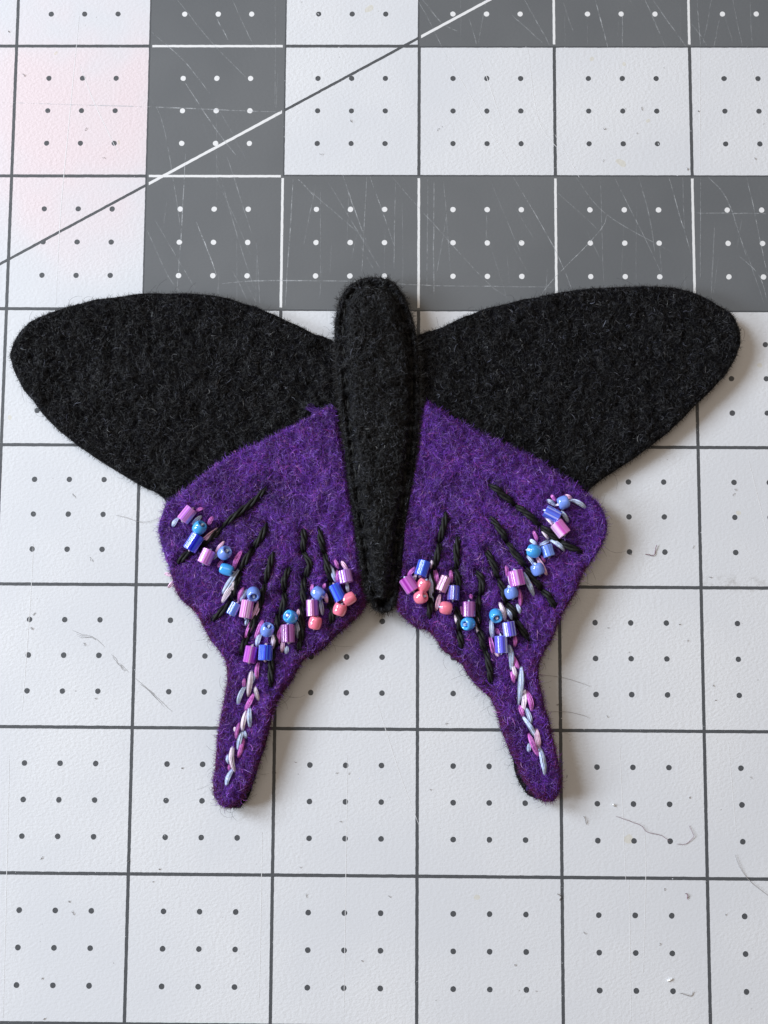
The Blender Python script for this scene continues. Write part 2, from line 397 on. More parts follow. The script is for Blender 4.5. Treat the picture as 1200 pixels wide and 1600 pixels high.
def edge_fuzz(F, parent, per_mm, colfn, keep=None, lo=.00025, hi=.0010, width=.000042):
    q = F.poly; seg = np.linalg.norm(np.roll(q, -1, 0)-q, axis=1); n = int(seg.sum()/MM*per_mm)
    i = R.choice(len(q), n, p=seg/seg.sum()); t = R.random(n)[:, None]; a = q[i]; b = q[(i+1) % len(q)]; p = a+(b-a)*t
    nn = np.stack([(b-a)[:, 1], -(b-a)[:, 0]], 1); nn /= np.linalg.norm(nn, axis=1)[:, None]+1e-12
    nn = np.where((F.d(p+nn*.0004) > 0)[:, None], -nn, nn)
    if keep is not None:
        k = keep(p+nn*.0006); p, nn = p[k], nn[k]; n = len(p)
    z = F.samp(F.ZM, p)+R.uniform(-.6, 1.0, n)*F.t/2*.7; L = lo+(hi-lo)*R.random(n)**2.2
    th = np.arctan2(nn[:, 1], nn[:, 0])+R.normal(0, .65, n); ka = R.normal(0, .5, n); K = 4
    P = np.zeros((n, K, 3)); D2 = np.zeros((n, K, 2)); pos = p-nn*.00025; up = R.normal(.0, .25, n)
    for k in range(K):
        D2[:, k] = np.stack([np.cos(th), np.sin(th)], 1); P[:, k, :2] = pos; P[:, k, 2] = np.maximum(z+up*L*k/K, .0001)
        pos = pos+D2[:, k]*(L/(K-1))[:, None]; th = th+ka
    side = np.stack([-D2[..., 1], D2[..., 0], np.zeros((n, K))], 2); off = side*(width*R.uniform(.6, 1.3, n)[:, None]*np.array([1, 1, .9, .35])[None]/2)[..., None]
    V = np.stack([P+off, P-off], 2).reshape(-1, 3); bb = (np.arange(n)*K*2)[:, None]+np.arange(K-1)[None]*2
    o = link('edge_fuzz', mesh_np('edge_fuzz', V, np.stack([bb, bb+1, bb+3, bb+2], 2).reshape(-1, 4), True, np.repeat(colfn(n, p), K*2, axis=0)), M['fib'], None, 'stuff')
    return child(o, parent)

def mottle(p, k=1.0):
    x, y = p[:, 0], p[:, 1]
    return (np.sin(x*1300*k+2.3*np.sin(y*900*k))*np.sin(y*1500*k+2.1*np.sin(x*1000*k)) + .8*np.sin(x*520*k+1.7*np.sin(y*610*k)+1)*np.sin(y*470*k+2*np.sin(x*380*k)))/1.4
def col_black(n, p):
    g = np.exp(R.normal(np.log(.0066), 1.0, n)+.42*mottle(p)); t = R.random(n)
    c = np.stack([g*(.92+.1*t), g*(.95+.05*t), g*(1.22-.2*t)], 1); hot = R.random(n) < .07
    c[hot] *= np.array([4.6, 4.9, 5.6]); return np.clip(c, 0, .30)
def col_purple_for(F):
  def col_purple(n, p):
    t = R.random(n)[:, None]; k = np.exp(R.normal(-.20, .60, n)+.55*mottle(p, .7))[:, None]
    c = np.where(t < .58, np.array([.140, .038, .410]), np.where(t < .84, np.array([.088, .016, .225]), np.array([.130, .018, .130])))*k
    hot = R.random(n) < .09; c[hot] = np.array([.33, .18, .68])*np.exp(R.normal(0, .35, (hot.sum(), 1)))
    wr = (F.d(p) < .0015*R.random(n))*F.wornmask(p) > .5
    c[wr] = np.array([.085, .009, .070])*np.exp(R.normal(0, .4, (wr.sum(), 1)))
    d = np.full(n, 1e9)
    for q in F.vein: d = np.minimum(d, ((p-q)**2).sum(1))
    vb = d < (.00072*R.uniform(.6, 1.25, n))**2
    c[vb] = np.array([.008, .008, .009])*np.exp(R.normal(0, .6, (vb.sum(), 1)))
    return np.clip(c, 0, .8)
  return col_purple

# ------------------------------------------------------------------ outlines (photo pixels, traced once and laid on their own height)
LP = [(520, 638), (500, 643), (480, 655), (462, 665), (438, 676), (407, 692), (380, 703), (340, 725), (307, 753), (282, 773), (260, 788), (253, 807), (248, 827), (252, 848), (257, 867),
      (265, 887), (272, 913), (283, 937), (306, 957), (318, 979), (331, 1003), (350, 1026), (355, 1052), (353, 1081), (346.5, 1112), (342, 1139), (338, 1170), (336.5, 1200), (334, 1228), (336.5, 1246),
      (344, 1257), (355, 1260.5), (368, 1257), (383, 1240), (393, 1220), (405, 1187), (417, 1148), (427, 1107), (440, 1083), (458, 1055), (475, 1028), (497, 1017), (512, 1004), (528, 988), (545, 974), (562, 958),
      (571, 942), (567, 925), (563, 895), (557, 853), (548, 790), (543, 757), (538, 722), (529, 678)]
RP = [(667, 629), (679, 636), (707, 655), (733, 668), (767, 685), (798, 700), (825, 712), (857, 731), (890, 753), (918, 774), (937, 790), (945, 808), (947, 825), (941, 850), (927, 871), (911, 895), (902, 917),
      (888, 942), (876, 962), (869, 980), (860, 1002), (848, 1020), (842, 1040), (842, 1067), (850, 1100), (858, 1130), (868, 1172), (873, 1195), (875, 1222), (871, 1241), (862, 1251), (849, 1248.5), (831, 1236),
      (816, 1212), (804, 1185), (792, 1160), (783, 1134), (775, 1107), (764, 1086), (743, 1068), (730, 1050), (721, 1036), (703, 1022), (690, 1012), (682, 997), (667, 984), (652, 980), (634, 966), (621, 950), (622, 925),
      (625, 895), (627, 855), (635, 795), (647, 740), (655, 695), (662, 645)]
def push(pts, fn): return [(x+fn(x, y)[0], y+fn(x, y)[1]) for x, y in pts]
def lw(x, y): k = min(max((y-1215)/35, 0), 1); return (1.5+7*k, 1.2+1.5*k)
def rw(x, y): k = max(0, 1-abs(y-1225)/45); return (-1.2-10*k, .8+2*k)
LBACK = push([p for p in LP[10:47]], lw); LBACK = [(x+1.5 if i < 20 else x, y) for i, (x, y) in enumerate(LBACK)]
RBACK = push([p for p in RP[9:49]], rw)
LW = [(592, 560), (545, 545), (515, 530), (507, 527), (487, 520.5), (462, 507), (425, 491), (387, 476), (337, 463), (275, 459), (212, 461), (162, 467), (120, 476), (85, 487), (50, 503), (30, 522), (20, 545), (19, 566),
      (32, 597), (57, 632), (85, 665), (120, 695), (160, 722), (215, 755), (248, 773)] + LBACK + [(585, 930), (592, 850), (592, 700)]
RW = [(583, 560), (630, 535), (650, 524), (663, 520), (690, 511), (725, 495), (760, 482), (800, 472), (840, 464), (880, 456), (915, 451.5), (955, 449.5), (1012, 449), (1055, 452), (1090, 462), (1117, 477), (1140, 493),
      (1151, 511), (1155, 531), (1151, 552), (1140, 575), (1120, 600), (1087, 633), (1050, 669), (1012, 701), (962, 735), (930, 757)] + RBACK + [(612, 930), (583, 850), (583, 700)]
BODY = [(585, 432), (564, 435), (546, 445), (533, 462), (526, 485), (523, 510), (524, 545), (526, 580), (529, 615), (533, 660), (538, 705), (545, 757), (552, 810), (559, 860), (566, 905), (574, 933), (585, 951), (599, 958),
        (613, 951), (622, 931), (628, 890), (634, 840), (640, 790), (647, 740), (653, 695), (656, 650), (657, 610), (656, 570), (653, 535), (647, 505), (639, 481), (632, 462), (620, 445), (605, 436)]

def outline(px, z, per=6, jit=.00006):
    p = catmull(W(px, z), per, True)
    j = R.normal(0, jit, p.shape); j = (j+np.roll(j, 1, 0)+np.roll(j, -1, 0))/1.7
    return p+j

T_BLACK = 2.3*MM; T_PUR = 1.7*MM
WINGX = W([(590, 600)])[0, 0]
def zwing(sgn):
    def f(X, Y):
        k = np.clip((X-WINGX)*sgn/.065, 0, 1)
        return .0014 + (.0011 if sgn > 0 else .0004)*k*k
    return f
wingL = Felt(outline(LW, .0016), zwing(-1), T_BLACK, wave=.00019); wingR = Felt(outline(RW, .0019), zwing(1), T_BLACK, wave=.00019)
def zover(F, sgn):
    zf = zwing(sgn); return lambda X, Y: zf(X, Y)+T_BLACK/2+T_PUR/2-.00015
hindL = Felt(outline(LP, .0033), zover(wingL, -1), T_PUR, wave=.00014); hindR = Felt(outline(RP, .0034), zover(wingR, 1), T_PUR, wave=.00014)
def dome(D, X, Y):
    q = np.clip((D-.0012)/.0050, 0, 1); return .0017*np.sqrt(np.clip(1-(1-q)**2, 0, 1))
body = Felt(outline(BODY, .0040), .0034, 2.2*MM, puff=dome, wave=.00018)

BF = bpy.data.objects.new('felt_butterfly', None); COL.objects.link(BF)
BF.location = (*W([(590, 800)])[0], 0); BF.empty_display_size = .01
BF['label'] = 'black and purple felt butterfly with beaded tailed hindwings lying flat on the gridded mat'; BF['category'] = 'butterfly'
bpy.context.view_layer.update()
def child(o, parent):
    """keep world coordinates of geometry under a parent standing elsewhere"""
    o.parent = parent; o.matrix_parent_inverse = Matrix.Translation(-Vector(BF.location)) if parent is BF else Matrix()
    return o

# ------------------------------------------------------------------ stitches and veins
def strands(path, rad_total, n_str, twist, phase=0.0, ns=6):
    """twisted bundle along a 3-D path"""
    P = np.asarray(path); n = len(P); t = np.gradient(P, axis=0); t /= np.linalg.norm(t, axis=1)[:, None]+1e-12
    up = np.array([0, 0, 1.]); s = np.cross(t, up); s /= np.linalg.norm(s, axis=1)[:, None]+1e-9; u = np.cross(s, t)
    k = np.linspace(0, 1, n); ta = .62+.38*np.sin(np.pi*np.clip(k, .0, 1))**.5
    r = rad_total*(.50 if n_str > 1 else 1.0); o = rad_total*(.54 if n_str > 1 else 0); out = []
    for j in range(n_str):
        a = phase+2*np.pi*j/n_str+twist*k
        C = P+(s*np.cos(a)[:, None]*1.0+u*np.sin(a)[:, None]*.75)*(o*ta)[:, None]
        an = np.arange(ns)*2*np.pi/ns
        ring = C[:, None]+(s[:, None]*np.cos(an)[None, :, None]+u[:, None]*np.sin(an)[None, :, None])*(r*ta)[:, None, None]
        V = ring.reshape(-1, 3); i, q = np.meshgrid(np.arange(n-1), np.arange(ns), indexing='ij'); i = i.ravel(); q = q.ravel(); q2 = (q+1) % ns
        Fq = np.stack([i*ns+q, i*ns+q2, (i+1)*ns+q2, (i+1)*ns+q], 1); out.append((V, Fq))
    return merge(out)

def floss(path, rad_total, n_str, roll0, roll1, ns=6):
    """flat bundle of parallel strands, pinched where it dives into the felt"""
    P = np.asarray(path); n = len(P); t = np.gradient(P, axis=0); t /= np.linalg.norm(t, axis=1)[:, None]+1e-12
    s = np.cross(t, np.array([0, 0, 1.])); s /= np.linalg.norm(s, axis=1)[:, None]+1e-9; u = np.cross(s, t)
    k = np.linspace(0, 1, n); ta = .16+.84*np.sin(np.pi*k)**.62; a = roll0+(roll1-roll0)*k; out = []
    r = rad_total/n_str*1.12
    for j in range(n_str):
        o = (j-(n_str-1)/2)/((n_str-1)/2)*(rad_total-r); hump = .30*rad_total*(1-abs(j-(n_str-1)/2)/(n_str/2))
        C = P+(s*np.cos(a)[:, None]+u*np.sin(a)[:, None])*(o*ta)[:, None]+u*(hump*ta+R.normal(0, r*.25))[:, None]
        C = C+s*(R.normal(0, r*.5)*np.sin(np.pi*k*R.uniform(.7, 1.6)))[:, None]
        an = np.arange(ns)*2*np.pi/ns
        ring = C[:, None]+(s[:, None]*np.cos(an)[None, :, None]+u[:, None]*np.sin(an)[None, :, None])*(r*(.72+.28*ta))[:, None, None]
        V = ring.reshape(-1, 3); i, q = np.meshgrid(np.arange(n-1), np.arange(ns), indexing='ij'); i = i.ravel(); q = q.ravel(); q2 = (q+1) % ns
        out.append((V, np.stack([i*ns+q, i*ns+q2, (i+1)*ns+q2, (i+1)*ns+q], 1)))
    cc = np.repeat(np.clip(R.normal(.98, .34, n_str), .35, 1.25), n*ns)
    return (*merge(out), np.stack([cc]*3, 1))

def stitch(F, parent, name, a, b, mat, wpx=8, arch=.00055, n_str=3, zref=.004, sink=.0006, n=15, twist=None, bend=0.0):
    A, B = W([a, b], zref); A, B = A-(B-A)*.16, B+(B-A)*.16; k = np.linspace(0, 1, n)[:, None]
    nrm = np.array([-(B-A)[1], (B-A)[0]]); p = A+(B-A)*k + nrm*bend*np.sin(np.pi*k)
    L = np.linalg.norm(B-A); r = wpx/PXM/2
    z = F.top(p)+r*.55+.00012+arch*np.sin(np.pi*k[:, 0])**.8-sink*(np.abs(2*k[:, 0]-1)**5)
    v, f, cc = floss(np.c_[p, z], r, n_str, R.uniform(-.5, .2), R.uniform(-.2, .5))
    return child(link(name, mesh_np(name, v, f, True, cc), mat), parent)

VEL = [[(416, 762), (398, 782), (372, 803), (346, 824)], [(346, 824), (331, 840), (314, 853)], [(306, 858), (293, 866), (277, 880)],
       [(417, 818), (409, 838), (396, 856)], [(396, 856), (383, 877), (374, 893)], [(376, 895), (368, 915), (360, 938)], [(362, 937), (349, 953), (330, 970)],
       [(427, 862), (421, 885), (414, 912)], [(414, 912), (409, 932), (404, 955)], [(403, 956), (394, 978), (384, 998)], [(388, 992), (381, 1006), (377, 1024)],
       [(452, 886), (445, 905), (443, 925)], [(443, 925), (444, 942), (436, 962)], [(434, 958), (432, 985), (430, 1012)], [(426, 1014), (424, 1042), (423, 1074)],
       [(474, 826), (475, 845), (473, 863)], [(472, 862), (484, 880), (476, 903)], [(475, 900), (474, 925), (476, 948)], [(470, 946), (472, 980), (467, 1016)],
       [(499, 826), (502, 845), (507, 866)], [(507, 864), (512, 888), (516, 910)], [(516, 910), (519, 932), (519, 950)], [(514, 944), (519, 956), (517, 974)]]
VER = [[(765, 757), (783, 771), (806, 790)], [(804, 788), (824, 804), (845, 822)], [(845, 820), (858, 833), (876, 846)], [(874, 845), (890, 855), (909, 863)],
       [(766, 808), (780, 826), (793, 848)], [(793, 847), (806, 868), (822, 886)], [(822, 886), (834, 905), (848, 922)], [(846, 920), (858, 934), (868, 949)],
       [(760, 860), (771, 882), (779, 905)], [(779, 904), (786, 922), (792, 944)], [(792, 942), (802, 956), (808, 972)], [(806, 968), (815, 982), (826, 1001)],
       [(744, 892), (753, 908), (750, 932)], [(750, 930), (746, 955), (749, 980)], [(748, 978), (753, 1000), (760, 1024)], [(758, 1014), (764, 1040), (767, 1068)],
       [(716, 838), (713, 862), (715, 890)], [(712, 888), (716, 905), (714, 932)], [(712, 948), (718, 968), (718, 988)], [(717, 985), (720, 1000), (722, 1013)],
       [(697, 800), (693, 822), (686, 848)], [(687, 846), (683, 870), (677, 892)], [(677, 890), (676, 915), (675, 935)], [(674, 930), (672, 948), (670, 966)]]
FLL = [(308, 798, 317, 794, 'M'), (301, 818, 314, 807, 'B'), (326, 819, 332, 808, 'M'), (313, 847, 338, 827, 'P'), (316, 849, 339, 831, 'M'), (271, 822, 279, 809, 'B'), (337, 862, 349, 847, 'P'), (333, 873, 341, 864, 'B'), (341, 885, 348, 875, 'M'),
       (366, 887, 377, 863, 'M'), (350, 924, 370, 892, 'B'), (350, 938, 373, 907, 'W'), (373, 937, 380, 919, 'M'), (377, 938, 385, 922, 'B'), (393, 967, 405, 940, 'P'), (384, 977, 388, 965, 'B'), (382, 998, 393, 970, 'M'), (400, 995, 410, 971, 'M'),
       (402, 1009, 407, 988, 'B'), (425, 1012, 428, 990, 'W'), (466, 953, 467, 968, 'P'), (463, 974, 466, 996, 'B'), (436, 1003, 441, 978, 'M'), (441, 1002, 440, 1018, 'P'), (448, 1010, 447, 1021, 'B'), (402, 1059, 404, 1037, 'M'),
       (388, 1084, 392, 1051, 'W'), (393, 1068, 398, 1052, 'B'), (381, 1074, 382, 1061, 'M'), (373, 1099, 382, 1074, 'B'), (404, 1093, 399, 1074, 'W'), (383, 1108, 395, 1086, 'M'), (390, 1134, 389, 1107, 'B'), (379, 1140, 384, 1113, 'W'),
       (370, 1152, 374, 1131, 'M'), (366, 1137, 371, 1144, 'W'), (385, 1153, 382, 1143, 'B'), (372, 1169, 377, 1145, 'B'), (373, 1181, 380, 1157, 'M'), (367, 1203, 364, 1170, 'W'), (357, 1194, 356, 1180, 'B'), (358, 1204, 357, 1195, 'M'), (355, 1225, 363, 1203, 'B'),
       (516, 885, 523, 906, 'B'), (523, 876, 528, 888, 'M'), (534, 878, 543, 890, 'P'), (542, 911, 544, 924, 'B'), (488, 913, 487, 926, 'M'), (507, 912, 506, 919, 'M'), (508, 928, 510, 941, 'P'), (501, 938, 504, 959, 'B'), (526, 892, 528, 908, 'M'), (520, 931, 523, 943, 'M')]
FLR = [(638, 898, 648, 887, 'M'), (647, 906, 649, 898, 'W'), (675, 876, 675, 888, 'W'), (679, 889, 682, 911, 'M'), (674, 899, 676, 938, 'B'), (705, 892, 706, 909, 'M'), (687, 931, 682, 952, 'P'), (711, 961, 713, 974, 'W'), (745, 959, 747, 978, 'P'), (745, 978, 747, 989, 'W'),
       (735, 929, 738, 935, 'M'), (721, 949, 723, 963, 'M'), (781, 943, 789, 967, 'W'), (792, 951, 801, 967, 'B'), (768, 970, 770, 995, 'B'), (776, 982, 779, 991, 'M'), (766, 997, 771, 1019, 'M'), (774, 1018, 779, 1025, 'P'), (803, 993, 804, 1009, 'M'), (796, 1011, 798, 1043, 'B'),
       (791, 885, 793, 900, 'M'), (795, 898, 798, 914, 'W'), (820, 898, 833, 928, 'B'), (811, 922, 813, 945, 'M'), (808, 945, 813, 958, 'B'), (824, 870, 833, 882, 'B'), (840, 872, 853, 896, 'P'), (847, 869, 851, 878, 'M'),
       (861, 775, 868, 783, 'M'), (855, 782, 867, 790, 'B'), (884, 774, 893, 779, 'P'), (892, 782, 913, 793, 'B'), (878, 800, 887, 815, 'B'), (853, 809, 862, 820, 'W'), (833, 831, 839, 845, 'M'), (848, 831, 857, 841, 'W'), (828, 844, 838, 851, 'B'), (862, 845, 880, 859, 'B'), (845, 851, 858, 845, 'B'),
       (803, 1027, 810, 1044, 'M'), (802, 1039, 806, 1058, 'W'), (799, 1051, 803, 1066, 'M'), (814, 1047, 811, 1096, 'B'), (820, 1081, 818, 1109, 'W'), (823, 1082, 830, 1109, 'M'), (812, 1104, 818, 1119, 'M'), (822, 1107, 829, 1128, 'B'), (818, 1122, 836, 1149, 'B'), (838, 1141, 843, 1168, 'P'),
       (827, 1149, 840, 1178, 'M'), (827, 1162, 826, 1174, 'B'), (844, 1171, 851, 1207, 'B')]
# beads: kind, centre px, axis (image right, image up, out), length px, width px, colour
BEL = [('c', 292, 804, (-.6, -.8, .1), 24, 20, 'lilac'), ('r', 311.7, 824.6, (.62, .62, .45), 17, 21, 'sky'), ('c', 302.5, 847.5, (-.51, -.86, .05), 27, 22, 'cobalt'), ('c', 322.5, 870, (-.4, -.92, .1), 23, 21, 'lilac'),
       ('r', 351, 864, (.6, .45, .6), 17, 21, 'peri'), ('r', 354, 890, (.93, -.3, .0), 20, 18, 'sky'), ('r', 396, 928, (.2, -.6, .75), 17, 21, 'peri'), ('c', 365, 951.7, (-.45, -.9, .1), 20, 16, 'blue'),
       ('c', 385, 951.7, (-.15, -.98, .05), 27, 20, 'orchid'), ('r', 417.5, 984, (.35, .7, .55), 17, 21, 'peri'), ('c', 391, 1022.5, (-.17, -.98, .05), 25, 20, 'violet'), ('c', 414.6, 1020, (-.03, -1, .1), 23, 22, 'cobalt'),
       ('r', 454, 964, (-.6, .35, .7), 17, 21, 'sky'), ('c', 450, 990, (.05, -1, .1), 27, 21, 'plum'), ('r', 497, 927, (.7, -.55, .2), 18, 20, 'peri'), ('c', 488, 950, (.05, -1, .05), 25, 19, 'violetpink'), ('r', 492.5, 973, (-.2, -.9, -.1), 19, 20.5, 'coral'),
       ('c', 540, 901, (.2, -.98, .1), 20, 22, 'lilac2'), ('c', 527.5, 926, (.45, -.9, .1), 27, 19, 'cobalt'), ('r', 545.4, 935.8, (.8, .5, -.1), 20, 19, 'coral'), ('r', 531, 952, (.3, .9, .15), 18, 21, 'coral')]
BER = [('c', 660.4, 888.3, (-.3, -.95, .12), 24, 20, 'cobalt'), ('c', 639.6, 913, (.55, -.83, .05), 24, 23, 'orchid2'), ('r', 661.7, 914, (.45, .85, .2), 18, 21, 'coral'), ('r', 657.5, 933, (.75, .25, .5), 17, 21, 'coral'), ('c', 693.3, 912.5, (-.4, -.92, .05), 24, 18, 'bronze'),
       ('c', 708.7, 926.7, (-.05, -1, .1), 22, 19, 'bluebronze'), ('r', 696.7, 950, (-.9, .15, .15), 17, 20.5, 'coral'), ('c', 733, 952, (0, -1, .05), 23, 20, 'plum'), ('r', 731.5, 974.5, (-.65, -.2, .65), 17, 20.5, 'sky'),
       ('r', 775, 962, (.15, -.55, .8), 17, 20.5, 'sky'), ('c', 796, 983, (.15, -.99, .05), 22, 20, 'blueviolet'), ('c', 783.5, 1007, (.05, -1, .05), 26, 20, 'blueviolet2'), ('r', 799, 926, (-.3, .9, .1), 17, 21, 'peri'), ('c', 807.5, 903.3, (.2, -.98, .05), 24, 24, 'orchid2'),
       ('r', 834, 861, (-.85, .2, .25), 17, 21, 'sky'), ('r', 840, 889.6, (-.35, .85, .1), 17, 21, 'peri'), ('c', 856, 861, (.3, -.95, .1), 18, 19, 'blue'), ('r', 880.4, 785, (.8, .3, .1), 17, 20.5, 'peri'), ('c', 863, 803, (.88, -.47, .05), 24, 20, 'cobalt2'), ('c', 876, 826, (.6, -.8, .1), 23, 22, 'orchid')]

for F, VE, FL, BE in ((hindL, VEL, FLL, BEL), (hindR, VER, FLR, BER)):
    for seg in VE:
        p = resample(W(seg, .004), 7); F.dent(p, .00016, .0006); F.dent(p[[0, -1]], .00035, .0005)
    for x0, y0, x1, y1, _ in FL: F.dent(W([(x0, y0), (x1, y1)], .004), .00030, .0005)
    for b in BE: F.dent(W([(b[1], b[2])], .004), .00035, .0011)
# running stitch round the body, pulled into the padding
BST = []
inner = []
c = W(BODY, .0045); pb = resample(catmull(np.r_[c, c[:1]], 8), 400)
nr = np.roll(pb, -1, 0)-np.roll(pb, 1, 0); nr = np.stack([-nr[:, 1], nr[:, 0]], 1); nr /= np.linalg.norm(nr, axis=1)[:, None]+1e-12
if body.d(pb[:1]+nr[:1]*.001)[0] < 0: nr = -nr
inn = pb+nr*.00155
for i in (np.arange(0, 392, 13)+R.integers(-1, 2, 31)):
    a = inn[i % 400]; b_ = inn[(i+7) % 400]
    BST.append((a, b_)); body.dent(resample([a, b_], 4), .00060, .00045); body.dent(np.array([a, b_]), .00060, .00050)

hindL.worn_y = W([(300, 880)])[0, 1]; hindR.worn_y = W([(300, 860)])[0, 1]
# ------------------------------------------------------------------ build the butterfly
oWL = child(link('wing', wingL.mesh('wing', .0008), M['black']), BF)
oWR = child(link('wing', wingR.mesh('wing', .0008), M['black']), BF)
oHL = child(link('hindwing', hindL.mesh('hindwing', .00055), M['purple']), BF); oHR = child(link('hindwing', hindR.mesh('hindwing', .00055), M['purple']), BF)
oBD = child(link('body', body.mesh('body', .0006), M['black']), BF); oBD['label'] = 'padded black felt body edged with black running stitches'

def outside(Fs, m=.0006): return lambda p: np.all([f.d(p) < m for f in Fs], axis=0)
fuzz(wingL, 'fuzz', None, 68000, .0005, .0017, .000043, col_black, keep=outside([hindL, body], .0004)).name = 'fuzz'
fz = [o for o in COL.objects if o.name.startswith('fuzz')][-1]; child(fz, oWL)
child(fuzz(wingR, 'fuzz', None, 68000, .0005, .0017, .000043, col_black, keep=outside([hindR, body], .0004)), oWR)
child(fuzz(body, 'fuzz', None, 28000, .0005, .0018, .000050, col_black), oBD)
def free(F, VE, FL, BE):
    seg = [resample(W(s, .004), 12) for s in VE]; vc = np.concatenate(seg); c = np.concatenate(seg+[resample(W([(a, b), (c_, d)], .004), 4) for a, b, c_, d, _ in FL])
    bc = W([(b[1], b[2]) for b in BE], .004)
    def k(p):
        d = np.full(len(p), 1e9); e = d.copy()
        for q in c: d = np.minimum(d, ((p-q)**2).sum(1))
        for q in bc: e = np.minimum(e, ((p-q)**2).sum(1))
        F.vein = vc; return ((d > .00055**2) | (R.random(len(p)) < .28)) & (e > .0012**2)
    return k
child(fuzz(hindL, 'fuzz', None, 70000, .0008, .0026, .000039, col_purple_for(hindL), .00026, keep=free(hindL, VEL, FLL, BEL)), oHL)
child(fuzz(hindR, 'fuzz', None, 70000, .0008, .0026, .000039, col_purple_for(hindR), .00026, keep=free(hindR, VER, FLR, BER)), oHR)

clear = lambda Fs: (lambda p: np.all([f.d(p) < 0 for f in Fs], axis=0))
edge_fuzz(wingL, oWL, 24, col_black, clear([body, wingR])); edge_fuzz(wingR, oWR, 24, col_black, clear([body, wingL]))
edge_fuzz(body, oBD, 34, col_black, None, .0004, .0016); edge_fuzz(hindL, oHL, 26, col_purple_for(hindL)); edge_fuzz(hindR, oHR, 26, col_purple_for(hindR))
for i, (a, b_) in enumerate(BST):
    p = resample([a, b_], 7); k = np.linspace(0, 1, 7); z = body.top(p)+.00012+.00012*np.sin(np.pi*k)
    v, f = strands(np.c_[p, z], .00030, 2, 4.0, i); child(link('running_stitch', mesh_np('running_stitch', v, f), M['blackthread']), oBD)

for F, VE, FL, o in ((hindL, VEL, FLL, oHL), (hindR, VER, FLR, oHR)):
    for seg in VE:
        p = resample(catmull(W(seg, .0042), 6), 25); k = np.linspace(0, 1, 25); L = np.linalg.norm(np.diff(p, axis=0), axis=1).sum()
        z = F.top(p)+.00026+.00030*np.sin(np.pi*k)**.7-.0004*np.abs(2*k-1)**6
        v, f = strands(np.c_[p, z], .00062, 3, L/.0011, R.uniform(0, 6), 7); child(link('vein_stitch', mesh_np('vein_stitch', v, f), M['blackthread']), o)
    for x0, y0, x1, y1, c in FL:
        L = math.hypot(x1-x0, y1-y0); stitch(F, o, 'floss_stitch', (x0, y0), (x1, y1), M[c], wpx=min(8.6, 4.4+L*.12), arch=.00012+min(L, 35)*.000010, n_str=7, bend=R.uniform(-.05, .05))
# two floss tails that poke out past the left wing edge
for a, b_ in (((274, 900), (256, 896)), ((274, 906), (261, 918))):
    A = W([a, b_], .003); p = resample(A, 8); v, f, cc = floss(np.c_[p, np.linspace(.0026, .0022, 8)], .00038, 4, 0, .3); child(link('floss_end', mesh_np('floss_end', v, f, True, cc), M['P']), oHL)

# a wisp of purple wool pulled loose at the inner corner
parts = []
for i in range(16):
    q = [np.array([500.0, 645.0])+R.normal(0, 3, 2), np.array([489.0, 640.0])+R.normal(0, 2.5, 2), np.array([482.0, 637.0])+R.normal(0, 3, 2)]
    p = resample(catmull(W(q, .0035), 5), 7); parts.append(strands(np.c_[p, .0034+R.uniform(0, .0006)+np.linspace(0, R.normal(0, .0004), 7)], .000024, 1, 0, 0, 3))
v, f = merge(parts); child(link('wool_wisp', mesh_np('wool_wisp', v, f, True, np.tile([.16, .055, .40], (len(v), 1))), M['fib'], None, 'stuff'), oHL)

# ------------------------------------------------------------------ beads
BC = dict(lilac=((.68, .30, .86), (.80, .30, .80)), cobalt=((.03, .05, .85), (.06, .20, .90)), cobalt2=((.08, .12, .80), (.12, .22, .85)), blue=((.13, .24, .85), (.20, .36, .90)), orchid=((.78, .22, .72), (.86, .50, .88)), orchid2=((.62, .16, .66), (.66, .24, .74)),
          violet=((.36, .04, .60), (.55, .10, .62)), plum=((.36, .08, .42), (.55, .22, .62)), violetpink=((.38, .13, .66), (.60, .22, .52)), lilac2=((.46, .18, .74), (.58, .30, .74)), bronze=((.52, .16, .56), (.62, .32, .50)), bluebronze=((.08, .10, .66), (.34, .26, .55)),
          blueviolet=((.16, .12, .78), (.35, .42, .88)), blueviolet2=((.13, .12, .82), (.22, .28, .88)), sky=((.06, .41, .97),)*2, peri=((.20, .34, .95),)*2, coral=((1.0, .24, .37),)*2)
def bead_mat(c, cyl):
    m, nt, b = newmat(c+'_glass')
    if cyl:
        at = nt.nodes.new('ShaderNodeAttribute'); at.attribute_name = 'Col'; nt.links.new(at.outputs['Color'], b.inputs['Base Color'])
        setp(b, Roughness=.16, Specular_IOR_Level=.45, Transmission_Weight=.18, Coat_Weight=.45, Coat_Roughness=.04, IOR=1.5)
    else:
        setp(b, Base_Color=(*BC[c][0], 1), Roughness=.10, Specular_IOR_Level=.5, Coat_Weight=1.0, Coat_Roughness=.02, Coat_IOR=1.6, Subsurface_Weight=.25, Subsurface_Scale=.0006)
        b.inputs['Subsurface Radius'].default_value = (1, 1, 1)
    return m
BM = {}
def lathe(prof, ns, rot=0):
    a = rot+np.arange(ns)*2*np.pi/ns; P = np.array(prof); n = len(P)
    V = np.stack([P[:, None, 0]*np.cos(a), P[:, None, 0]*np.sin(a), np.repeat(P[:, 1][:, None], ns, 1)], 2).reshape(-1, 3)
    i, q = np.meshgrid(np.arange(n), np.arange(ns), indexing='ij'); i = i.ravel(); q = q.ravel(); i2 = (i+1) % n; q2 = (q+1) % ns
    return V, np.stack([i*ns+q, i*ns+q2, i2*ns+q2, i2*ns+q], 1)
